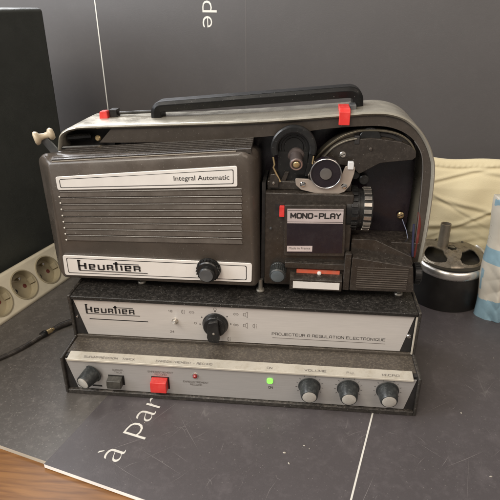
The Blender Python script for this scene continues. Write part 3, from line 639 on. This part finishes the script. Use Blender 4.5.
# hub hood at left with spindle
hx, hz = 22.85, 24.80
B = MB(); hy = 7.0
oa = arc(hx, hz, 2.15, 200, -15, 28); ia = arc(hx, hz, 1.50, 200, -15, 28)
sec = [[(a[0], hy+.75, a[1]), (a[0], hy+.15, a[1]), ((a[0]*.8+b[0]*.2), hy, a[1]*.8+b[1]*.2), ((a[0]*.2+b[0]*.8), hy, a[1]*.2+b[1]*.8), (b[0], hy+.12, b[1]), (b[0], hy+.75, b[1])] for a, b in zip(oa, ia)]
B.loft(sec); hood = build('sprocket_hood', B, BLACK, PJ, angle=40)
B = MB(); B.lathe([(1.62, 0), (1.6, .25), (1.5, .3), (1.2, .3), (1.15, .22), (.95, .22), (.9, .3), (.3, .3)], (hx, hy+1.0, hz), (0,-1,0), 40); B.box(21.4, 24.2, hy+.6, hy+2.2, 21.2, 24.4); build('hub_plate', B, BLACK, hood, angle=30)
B = MB(); B.lathe([(.80, 0), (.80, .4), (.60, .5), (.58, 1.75), (.63, 1.8), (.63, 2.0), (.58, 2.05), (.42, 2.05), (.4, 1.98), (.1, 1.98)], (hx+.25, hy+1.0, hz-.75), (.04,-1,-.22), 36); sp = build('spindle', B, mat('spindle_brown', (.10, .08, .075), .35, metal=.4), PJ, angle=30)
B = MB(); B.lathe([(.32, 1.97), (.32, 2.06), (.27, 2.12), (.1, 2.14)], (hx+.25, hy+1.0, hz-.75), (.04,-1,-.22), 28); st_ = build('brass_tip', B, BRASS, sp, angle=50)
B = MB(); B.lathe([(.57, 2.04), (.55, 2.09), (.47, 2.09), (.45, 2.04)], (hx+.25, hy+1.0, hz-.75), (.04,-1,-.22), 32, closed=True); build('tip_ring', B, mat('pink_metal', (.42, .30, .27), .35, metal=.7), sp)
B = MB(); B.tube([(20.95, hy+.1, 24.0), (21.1, hy, 23.3), (21.0, hy, 23.0), (21.4, hy, 22.2), (21.7, hy, 21.6)], .09, 8); B.tube([(24.75, hy+.1, 24.2), (24.65, hy, 23.5), (24.8, hy, 23.3)], .07, 8); build('spring_clip', B, BRASS, hood)
for k, (a, b) in enumerate((((21.6, 21.3), (22.1, 22.5)), ((24.2, 21.4), (24.5, 22.8)))):
    B = MB(); B.prism([(a[0], a[1]), (a[0]+.5, a[1]), (b[0]+.4, b[1]), (b[0], b[1])], hy+.3, hy+.8); build('guide_post', B, TAUPE2, PJ, bevel=.05)
# roller and its bracket
def P7(px): return px
brk = spline([(23.3, 21.85), (23.9, 21.55), (25.0, 21.25), (25.9, 20.95), (27.0, 20.85), (27.7, 21.2), (28.1, 22.0), (28.55, 23.0)], 4)
poly = [(23.1, 22.05), (24.4, 22.0), (25.2, 21.6), (26.2, 21.45), (26.9, 21.7), (27.35, 22.3), (27.75, 23.35), (28.65, 23.35), (28.6, 22.7), (28.3, 21.5), (27.8, 20.85), (27.0, 20.55), (25.6, 20.55), (24.6, 20.75), (23.7, 20.95), (23.2, 21.4)]
B = MB(); B.prism(rpoly(poly, .15, 3), 6.75, 7.0); br = build('roller_bracket', B, BRACK, PJ, bevel=.06)
screw(23.85, 6.75, 21.50, .28, br, CHROME); screw(27.75, 6.75, 21.45, .28, br, CHROME)
B = MB(); B.prism(rrect(27.95, 28.5, 23.1, 23.8, .1), 6.6, 7.2); build('white_block', B, mat('pale_block', (.6, .6, .6), .4), br, bevel=.06)
B = MB(); B.lathe([(1.42, 0), (1.45, .1), (1.45, .75), (1.40, .85), (1.32, .87), (1.30, .80), (.62, .80), (.6, .86), (.2, .87)], (25.95, 7.2, 22.75), (0,-1,-.05), 56); ro = build('film_roller', B, NAVY, PJ, angle=30)
B = MB(); B.lathe([(1.47, .70), (1.47, .86), (1.42, .89), (1.38, .86), (1.38, .70)], (25.95, 7.2, 22.75), (0,-1,-.05), 56, closed=True); build('rim', B, mat('dull_chrome', (.42, .42, .42), .25, metal=.9, dust=.5), ro)
B = MB(); B.lathe([(.56, .86), (.54, .92), (.2, .94)], (25.95, 7.2, 22.75), (0,-1,-.05), 32); build('centre_cap', B, mat('grey_cap', (.17, .16, .15), .4, metal=.5), ro)
# film guide arm (crescent plate) with wheel
def px(u, v, y=7.9):     # measured outline table converted to the arm's plane (cm)
    return (u, v)
arm_out = spline([(24.37, 22.7), (24.82, 23.5), (25.80, 24.70), (27.13, 25.75), (28.47, 26.30), (29.56, 26.48), (31.20, 26.46), (32.59, 26.16), (33.66, 25.5), (34.25, 24.6), (34.32, 24.14)], 4)
plate_ = [(24.9, 22.6), (25.55, 23.95), (26.26, 24.65), (27.61, 25.35), (28.70, 25.60), (30.06, 25.75), (31.27, 25.65), (32.85, 25.45), (33.7, 25.1), (34.25, 24.55), (34.30, 24.05), (34.0, 23.80), (31.07, 23.42), (29.20, 22.28), (28.47, 23.0), (27.0, 23.2)]
B = MB(); B.prism(rpoly(plate_, .18, 3), 8.0, 8.5); arm = build('film_guide_arm', B, TAUPE2, PJ, bevel=.08)
B = MB(); B.prism(arm_out+[(33.0, 23.9), (29.2, 23.0), (26, 22.3)], 8.75, 9.8); build('film_channel', B, mat('channel_brown', (.055, .045, .035), .3, dust=.4), arm)
B = MB(); sec = [[(a[0], 8.3, a[1]), (a[0], 9.8, a[1]), (b[0], 9.8, b[1]), (b[0], 8.3, b[1])] for a, b in zip(arm_out, inset(arm_out, .16))]
B.loft(sec); build('outer_edge', B, mat('gold_edge', (.17, .15, .11), .3, metal=.7, dust=.4), arm, bevel=.03)
B = MB(); ca = spline([(25.3, 23.3), (25.9, 24.2), (26.6, 24.95), (27.6, 25.5), (28.7, 25.8)], 4)
B.loft([[(a[0], 7.85, a[1]), (a[0], 8.6, a[1]), (b[0], 8.6, b[1]), (b[0], 7.85, b[1])] for a, b in zip(ca, inset(ca, .13))]); build('inner_edge', B, mat('worn_edge', (.34, .31, .25), .3, metal=.8, dust=.3), arm, bevel=.02)
B = MB(); ca = spline([(30.6, 26.15), (32.0, 26.0), (33.0, 25.45)], 5); B.loft([[(a[0], 8.6, a[1]), (a[0], 8.8, a[1]), (b[0], 8.8, b[1]), (b[0], 8.6, b[1])] for a, b in zip(ca, inset(ca, .28))]); build('arc_slot', B, BLACKM, arm)
screw(27.5, 7.98, 24.15, .31, arm, ALU); screw(30.05, 7.98, 24.75, .16, arm, TAUPE)
B = MB(); B.lathe([(1.0, 0), (1.02, .1), (1.02, .55), (.95, .62), (.3, .65)], (29.95, 8.95, 25.62), (0,-1,0), 40); build('guide_wheel', B, BLUEGREY if False else BLACK, PJ)
B = MB(); B.box(28.5, 28.95, 7.9, 8.7, 25.2, 25.95); build('wheel_stop', B, BLACKM, PJ, bevel=.05)
for x, z, r_ in ((28.9, 22.0, .42), (29.75, 21.55, .5)):
    B = MB(); B.lathe([(r_, 0), (r_, .9), (r_*.8, 1.0), (.1, 1.0)], (x, 9.4, z), (0,-1,0), 24); build('guide_pin', B, BLACK, PJ)
B = MB(); hp = [Vector((24.35+.012*k, 6.95+.16*math.sin(k*.9), 22.3+.03*k+.16*math.cos(k*.9))) for k in range(48)]; B.tube(hp, .035, 6); build('coil_spring', B, ALU, PJ)
B = MB(); B.prism(rpoly([(24.0, 22.1), (24.9, 22.1), (24.7, 24.2), (24.35, 24.4)], .1), 7.3, 7.8); build('pawl', B, BLACK, PJ, bevel=.05)
B = MB(); B.prism(rpoly([(20.6, 21.0), (21.5, 21.0), (21.6, 21.9), (21.2, 22.4), (20.7, 22.3)], .1), 6.9, 8.2); build('film_guide_block', B, TAUPE2, PJ, bevel=.06)
screw(21.05, 6.9, 21.5, .14, PJ, ALU)
screw(20.9, yG, 17.0, .13, PJ, LEVER)
# lens
lc = (28.15, 8.1, 18.75)
B = MB(); B.lathe([(2.05, 0), (2.05, 1.2), (1.95, 1.25), (1.95, 1.5), (2.0, 1.52), (2.0, 2.45), (1.6, 2.5), (1.5, 2.3)], lc, (1, 0, 0), 48); lens = build('lens_barrel', B, BLACK, PJ, angle=30)
B = MB()
for k in range(20):
    g = 2*math.pi*k/20+.1; d = Vector((0, math.cos(g), math.sin(g))); e = Vector((0, -d.z, d.y)); c = Vector(lc)+Vector((1.98, 0, 0))+d*2.07
    B.obox(c, Vector((.36, 0, 0)), d*.10, e*.19)
build('focus_ring', B, mat('ring_metal', (.42, .39, .35), .32, metal=.85, dust=.5, dustcol=(.1, .09, .08)), lens, bevel=.03)
B = MB()
for k in range(22):
    g = 2*math.pi*k/22+.1; d = Vector((0, math.cos(g), math.sin(g))); e = Vector((0, -d.z, d.y)); c = Vector(lc)+Vector((.75, 0, 0))+d*2.1; B.obox(c, Vector((.30, 0, 0)), d*.12, e*.17)
build('grip_ring', B, BLACK, lens, bevel=.03)
# wedge fin and speaker grille box
B = MB(); B.prism([(28.9, 13.4), (28.9, 16.0), (31.2, 16.0), (34.9, 14.3), (35.2, 13.4)], 6.8, 8.4); build('sloping_cover', B, TAUPE2, PJ, bevel=.08)
yS = 5.55
B = MB(); B.prism(rpoly([(29.0, 10.85), (35.35, 10.95), (34.95, 13.75), (29.0, 14.55)], .15), yS, yS+3.2); gr = build('grille_box', B, TAUPE2, PJ, bevel=.07)
B = MB()
for i in range(10):
    z = 11.25+i*.245; B.box(29.6, 34.55, yS-.05, yS+.01, z, z+.10)
build('grille_ribs', B, TAUPE, gr, bevel=.02, seg=1)
B = MB(); B.lathe([(1.05, 0), (1.05, .55), (.9, .7)], (35.45, 7.2, 12.3), (1, 0, 0), 30)
for k in range(26):
    g = 2*math.pi*k/26; B.obox((35.75, 7.2+1.07*math.cos(g), 12.3+1.07*math.sin(g)), (.26, 0, 0), Vector((0, math.cos(g), math.sin(g)))*.05, Vector((0, -math.sin(g), math.cos(g)))*.06)
build('side_wheel', B, BLACK, PJ, angle=30)
# back plate screw with thin wire, coloured leads along the right edge
screw(34.15, 10.9, 17.1, .36, PJ, BRASS)
B = MB(); B.tube([(34.3, 10.5, 16.8), (34.7, 9.8, 15.9), (35.0, 9.0, 14.7), (35.3, 8.2, 13.2)], .05, 6); build('thin_wire', B, mat('wire_blue_grey', (.09, .11, .2), .4), PJ)
B = MB(); B.tube([(35.45, 8.5, 18.4), (35.62, 8.35, 17.0), (35.6, 8.35, 15.4), (35.5, 8.3, 13.6)], .16, 8, ); build('red_lead', B, REDW, PJ)
B = MB(); B.tube([(35.05, 8.3, 17.2), (35.15, 8.1, 15.4), (35.3, 8.0, 13.8)], .12, 8); build('blue_lead', B, BLUEW, PJ)

# ------------------------------------------------------------------ power strip leaning on the cabinet
L0 = Vector((-13.4, 11.2, 0))            # bottom edge point
nF = (Vector((.9637, -.267, 0))*.86+Z*.51).normalized()        # face normal
upv = D.cross(nF)*-1
if upv.z < 0: upv = -upv
PSE = empty('power_strip', L0+D*4+nF*-1.5, 'cream power strip with round sockets leaning along the foot of the black cabinet', 'power strip')
fc = L0+upv*2.85
def ring_loop(s, k, off): return L0+D*s+upv*k+nF*off
B = MB(); c = L0+D*4.0+upv*2.85-nF*2.0; B.obox(c+nF*.5, D*11.5, upv*2.85, nF*1.5)
body = build('body', B, SOCKM, PSE, bevel=.45, seg=4)
SPOS = (11.2, 6.5, 1.8, -2.9); cutters = []
for q_, s_ in enumerate(SPOS):
    K = MB(); K.lathe([(1.98, .5), (1.9, -1.25)], L0+D*s_+upv*2.85, nF, 48); ko = build('cutter', K, SOCKM, None); cutters.append(ko)
    md = body.modifiers.new('cut', 'BOOLEAN'); md.operation = 'DIFFERENCE'; md.object = ko; md.solver = 'EXACT'
bpy.context.view_layer.update(); dg = bpy.context.evaluated_depsgraph_get(); nm = bpy.data.meshes.new_from_object(body.evaluated_get(dg))
body.modifiers.clear(); body.data = nm; nm.name = 'body'; nm.shade_smooth(); nm.set_sharp_from_angle(angle=math.radians(30))
for k in cutters: bpy.data.objects.remove(k)
def sock(s):
    c = L0+D*s+upv*2.85; B2 = MB(); B2.lathe([(1.95, .01), (2.14, .01), (2.12, .07), (1.96, .10), (1.93, -.2), (1.86, -1.18), (.9, -1.2), (.05, -1.2), (.05, -1.24), (1.87, -1.24)], c, nF, 48, closed=True)
    o = build('socket', B2, SOCKIN, PSE, org=c, angle=40)
    E_ = MB(); E_.lathe([(.26, -1.2), (.26, -.35), (.16, -.15), (.02, -.12)], c+upv*1.0, nF, 16); build('earth_pin', E_, CHROME, o)
    for sg in (-1, 1):
        H_ = MB(); H_.lathe([(.30, -1.2), (.30, -1.17)], c+D*.85*sg-upv*.25, nF, 20); build('pin_hole', H_, (REDW if sg > 0 else BLACKM), o)
        K_ = MB(); K_.obox(c+D*1.78*sg-nF*.6, D*.16, upv*.42, nF*.55); build('key_rib', K_, SOCKIN, o, bevel=.05)
    return o
s0 = sock(11.2)
for s in SPOS[1:]: copy_tree(s0, PSE, D*(s-11.2))
# cabinet: vertical right face parallel to the strip
e0 = Vector((-13.0, 36, 0)); B = MB()
B.obox(e0-D*25-Q*12+Z*18.2, D*25, Q*12, Z*18.2)
tag(build('speaker_cabinet', B, CABM, None, bevel=.55, seg=4), 'tall black vinyl cabinet behind the power strip at left', 'cabinet')
B = MB()
rnd = random.Random(3)
for k in range(26):
    p = e0-D*(18+rnd.uniform(-3, 3.4))-Q*(.4+rnd.uniform(0, 2.0))+Z*(36.6+rnd.uniform(0, .5)); q = p+Q*rnd.uniform(.3, 1.3)+D*rnd.uniform(-1.5, 1.5)+Z*rnd.uniform(-.5, .6)
    B.tube([p-Q*1.5+Z*.3, p, (p+q)/2+Z*.15, q], rnd.uniform(.06, .14), 6)
B.tube([e0-D*16.5-Q*.6+Z*36.8, e0-D*16.5+Q*.15+Z*36.6, e0-D*16.4+Q*.2+Z*35.2], .12, 6)
tag(build('straw_bundle', B, STRAW, None), 'tangled brown straw hanging over the top edge of the black cabinet', 'straw')
# ------------------------------------------------------------------ audio cable
cb = [(-16, -3, .28), (-12.6, 1.2, .28), (-9.8, 4.7, .28), (-8.4, 6.6, .28), (-7.3, 8.8, .3), (-6.5, 10.4, .35)]
CB = empty('audio_cable', (-9.8, 4.7, 0), 'thin dark cable with metal jack plug lying beside the projector base', 'cable')
B = MB(); B.tube(spline([Vector(p) for p in cb], 6), .27, 10); build('cord', B, CABLE, CB)
B = MB(); a, b = Vector((-6.9, 9.65, .4)), Vector((-5.9, 11.2, .42)); d = (b-a).normalized(); B.lathe([(.3, -.4), (.42, .0), (.42, .25), (.36, .4)], a, d, 20); build('plug_sleeve', B, BLACK, CB)
B = MB(); B.lathe([(.30, .4), (.30, 1.1), (.2, 1.2), (.2, 1.5), (.24, 1.6), (.1, 2.0)], a, d, 20); build('plug_tip', B, BRASS, CB)
B = MB(); B.tube([(-6.15, 10.85, .42), (-5.6, 11.7, .42), (-4.4, 12.9, .42), (-2.2, 14.6, .4)], [.26, .36, .36, .36], 12); build('cord', B, CABLE, CB)
# ------------------------------------------------------------------ tin burner
ux, uy = 44.2, 25.0
BU = empty('spirit_burner', (ux, uy, 0), 'round black tin with sooty chrome lid and short upright tube, right of the projector', 'tin')
B = MB(); B.lathe([(4.75, 0), (4.85, .15), (4.85, 5.4), (4.7, 6.1)], (ux, uy, 0), (0,0,1), 64); build('body', B, RUBBER, BU)
lx = (Matrix.Rotation(math.radians(9), 3, 'X') @ Vector((0, 0, 1))).normalized(); lc0 = Vector((ux, uy, 0)); th_ = math.radians(9)
def tl(x, y, z):
    v = Vector((x, y, z-5.6)); v = Matrix.Rotation(th_, 3, 'X') @ v; return (ux+v.x, uy+v.y, 5.6+v.z)
def tilted(mb0): mb0.v = [Vector(tl(v.x-ux, v.y-uy, v.z)) for v in mb0.v]; return mb0
B = MB(); B.lathe([(4.85, 5.4), (4.98, 5.5), (5.04, 5.8), (5.0, 6.2), (4.85, 6.5), (4.66, 6.62), (4.45, 6.5), (4.4, 6.2), (4.4, 5.4)], (ux, uy, 0), (0,0,1), 72, closed=True); build('rim', tilted(B), mat('tin_chrome', (.80, .77, .72), .26, metal=.88, dust=.2), BU, angle=60)
B = MB(); nseg = 120
for k in range(nseg):
    a0, a1 = 360*k/nseg, 360*(k+1)/nseg; am = ((a0+a1)/2-25) % 120
    ob = am/120; wd = .30+.85*math.sin(math.pi*min(1, max(0, (ob-.16)/.68))) if .16 < ob < .84 else 0
    r_i, r_o = 2.65-wd*1.05, 2.65+wd*1.0
    for r0, r1 in (([(.6, r_i), (r_o, 4.5)]) if wd else [(.6, 2.65), (2.65, 4.5)]):
        for q_ in range(3):
            ra, rb = r0+(r1-r0)*q_/3, r0+(r1-r0)*(q_+1)/3; q = []
            for r, a in ((ra, a0), (rb, a0), (rb, a1), (ra, a1)):
                z = 6.35+1.1*(1-(r/4.5)**2)+.05*math.sin(a*.11+r*3); aa = math.radians(a); q.append(tl(r*math.cos(aa), r*math.sin(aa), z))
            n0 = [(x, y, z-.14) for x, y, z in q]; B.add(q+n0, [(0,1,2,3), (7,6,5,4), (0,4,5,1), (1,5,6,2), (2,6,7,3), (3,7,4,0)])
lid = build('lid', B, DIRTYM, BU, angle=60)
B = MB(); B.lathe([(4.1, 5.4), (.1, 5.4)], (ux, uy, 0), (0,0,1), 40); build('wick_bed', tilted(B), BLACKM, BU)
B = MB(); B.lathe([(.70, 7.0), (.68, 10.6), (.56, 10.6), (.56, 8.0)], (ux-1.1, uy+.3, 0), (0,0,1), 32); build('tube', B, DIRTYM, BU)

# ------------------------------------------------------------------ cloth bag behind
def fbm(x, z, sd):
    v = 0
    for k, (fx, fz, a, ph) in enumerate(((.35, .25, .55, 1.3), (.8, -.6, .28, 4.1), (-1.3, 1.1, .14, 2.2), (2.4, 1.9, .06, .7))): v += a*math.sin(fx*x+fz*z+ph+sd+.6*math.sin(.5*z+k))
    return v
B = MB(); nx, nz = 130, 110; X0, X1 = 37.5, 62; H = 18.5; fr = []; bk_ = []
for j in range(nz+1):
    for i in range(nx+1):
        u, v = i/nx, j/nz; x = X0+(X1-X0)*u; edge = min(1, min(u, 1-u)*7, (1-v)*5+.0)
        topz = H-.3*math.sin(u*5+.4)+.1*math.sin(u*19)
        th = 2.3*math.sqrt(max(0, edge))*(1-.45*v)+.12; z = v*topz
        wr = fbm(x, z, 0)*.34*max(.25, edge)
        for (x0_, z0_, sl, wdt, am) in ((40, 8.2, .12, .35, .45), (44, 12.2, -.20, .3, .35), (42, 15.2, .30, .22, .28), (40, 4.5, .35, .3, .3), (50, 16.2, -.12, .25, .25), (47, 10.0, .55, .25, .3), (52, 6.0, -.5, .3, .3), (41, 13.6, -.55, .2, .25)):
            dd = (z-(z0_+sl*(x-x0_)))/wdt; wr -= .7*am*math.exp(-dd*dd)*math.exp(-((x-x0_-2)/6.)**2)*1.0; dd2 = dd-2.2; wr += .6*am*math.exp(-dd2*dd2)*math.exp(-((x-x0_-2)/6.)**2)
        wr -= .28*math.exp(-((z-topz+1.1)/.13)**2)+.10*math.exp(-((z-topz+.75)/.1)**2)*math.sin(x*9)
        yc = 30.2-.12*(x-40); fr.append((x, yc-th-wr*.8, z)); bk_.append((x, yc+th*.8, z))
n = len(fr); fs = []
for j in range(nz):
    for i in range(nx):
        a = j*(nx+1)+i; fs += [(a, a+1, a+nx+2, a+nx+1), (n+a, n+a+nx+1, n+a+nx+2, n+a+1)]
W_ = nx+1
for i in range(nx): fs += [(i, n+i, n+i+1, i+1), (nz*W_+i, nz*W_+i+1, n+nz*W_+i+1, n+nz*W_+i)]
for j in range(nz): fs += [(j*W_, (j+1)*W_, n+(j+1)*W_, n+j*W_), (j*W_+nx, n+j*W_+nx, n+(j+1)*W_+nx, (j+1)*W_+nx)]
B.add(fr+bk_, fs); tag(build('cloth_bag', B, BAGM, None, angle=80), 'creased beige cotton bag standing upright behind the black tin', 'bag')

# ------------------------------------------------------------------ white and blue bag at the right edge
B = MB(); nx, nz = 120, 160; fr = []; bk_ = []
for j in range(nz+1):
    for i in range(nx+1):
        u, v = i/nx, j/nz; z = v*16.4; x = 47.1+.12*math.sin(z*.7)-.022*z+u*(10+.02*z); e = min(1, u*6, (1-u)*6, (1-v)*6+.1)
        wr = .34*fbm(x*2, z*1.4, 2.)*e+.10*math.sin(x*5+z*.8)*e+.16*abs(math.sin(x*1.3-z*.9+math.sin(z*.6)))*e+.12*abs(math.sin(x*2.1+z*1.7+1.))*e
        th = 1.6*math.sqrt(max(0, e))+.05; fr.append((x, 20.3-th-wr-.03*z, z*1.0)); bk_.append((x, 20.5+th*.6, z))
n = len(fr); W_ = nx+1; B.v = []; 
B.v = [Vector(p) for p in fr+bk_]
def band(x, z):   # printed pattern of the bag
    if z < 2.6+.25*(x-47) and z < 3.4: return 1
    if 8.0 < z-.0*(x-46) < 9.9: return 1
    if 15.3 < z-.9*(x-46.6) < 16.1 and z > 13: return 1
    if z < 7 and x < 47.3-.05*z: return 1
    return 0
for j in range(nz):
    for i in range(nx):
        a = j*W_+i; zc = (j+.5)/nz*16.4; xc = (fr[a][0]+fr[a+1][0])/2; m_ = band(xc, zc)
        B.f += [(a, a+1, a+nx+2, a+nx+1), (n+a, n+a+nx+1, n+a+nx+2, n+a+1)]; B.m += [m_, m_]
for i in range(nx): B.f += [(i, n+i, n+i+1, i+1), (nz*W_+i, nz*W_+i+1, n+nz*W_+i+1, n+nz*W_+i)]; B.m += [1, 0]
for j in range(nz): B.f += [(j*W_, (j+1)*W_, n+(j+1)*W_, n+j*W_), (j*W_+nx, n+j*W_+nx, n+(j+1)*W_+nx, (j+1)*W_+nx)]; zz_ = (j+.5)/nz*16.4; B.m += [1 if (zz_ < 3 or 8 < zz_ < 9.9) else 0, 0]
wb = build('printed_bag', B, [BAGW, BAGB], None, angle=80); tag(wb, 'white paper bag with blue bands at the right, beside the black tin', 'bag')

# ------------------------------------------------------------------ crumbs on the board
cr = random.Random(11); proto = None
for k in range(14):
    p = Vector((cr.uniform(6, 44), cr.uniform(-11.5, -1.5), 0)) if k < 9 else Vector((cr.uniform(38, 47), cr.uniform(0, 14), 0))
    if proto is None:
        B = MB(); B.loft([[(p.x+r_*math.cos(a), p.y+r_*math.sin(a)*.55, .01+h_) for a in [i*1.0472+.3*r_ for i in range(6)]] for r_, h_ in ((.16, 0), (.13, .05), (.06, .09))])
        proto = build('crumb', B, mat('crumb', (.42, .39, .33), .8), None, org=(p.x, p.y, .01), smooth=False); o = proto
    else:
        o = proto.copy(); COL.objects.link(o); o.location = Vector((p.x, p.y, .01))*S; o.rotation_euler = (0, 0, cr.uniform(0, 6.28)); q = cr.uniform(.4, 1.3); o.scale = (q, q*cr.uniform(.5, 1.2), q)
    tag(o, 'tiny pale crumb lying on the slate grey board near the projector', 'crumb', 'crumbs scattered on the board')
text('lettering', 'SO', INKF, wb, (49.0, 18.05, 4.6), (1, 0, .1), (0, .05, 1), width=.9, height=.6, depth=.02)
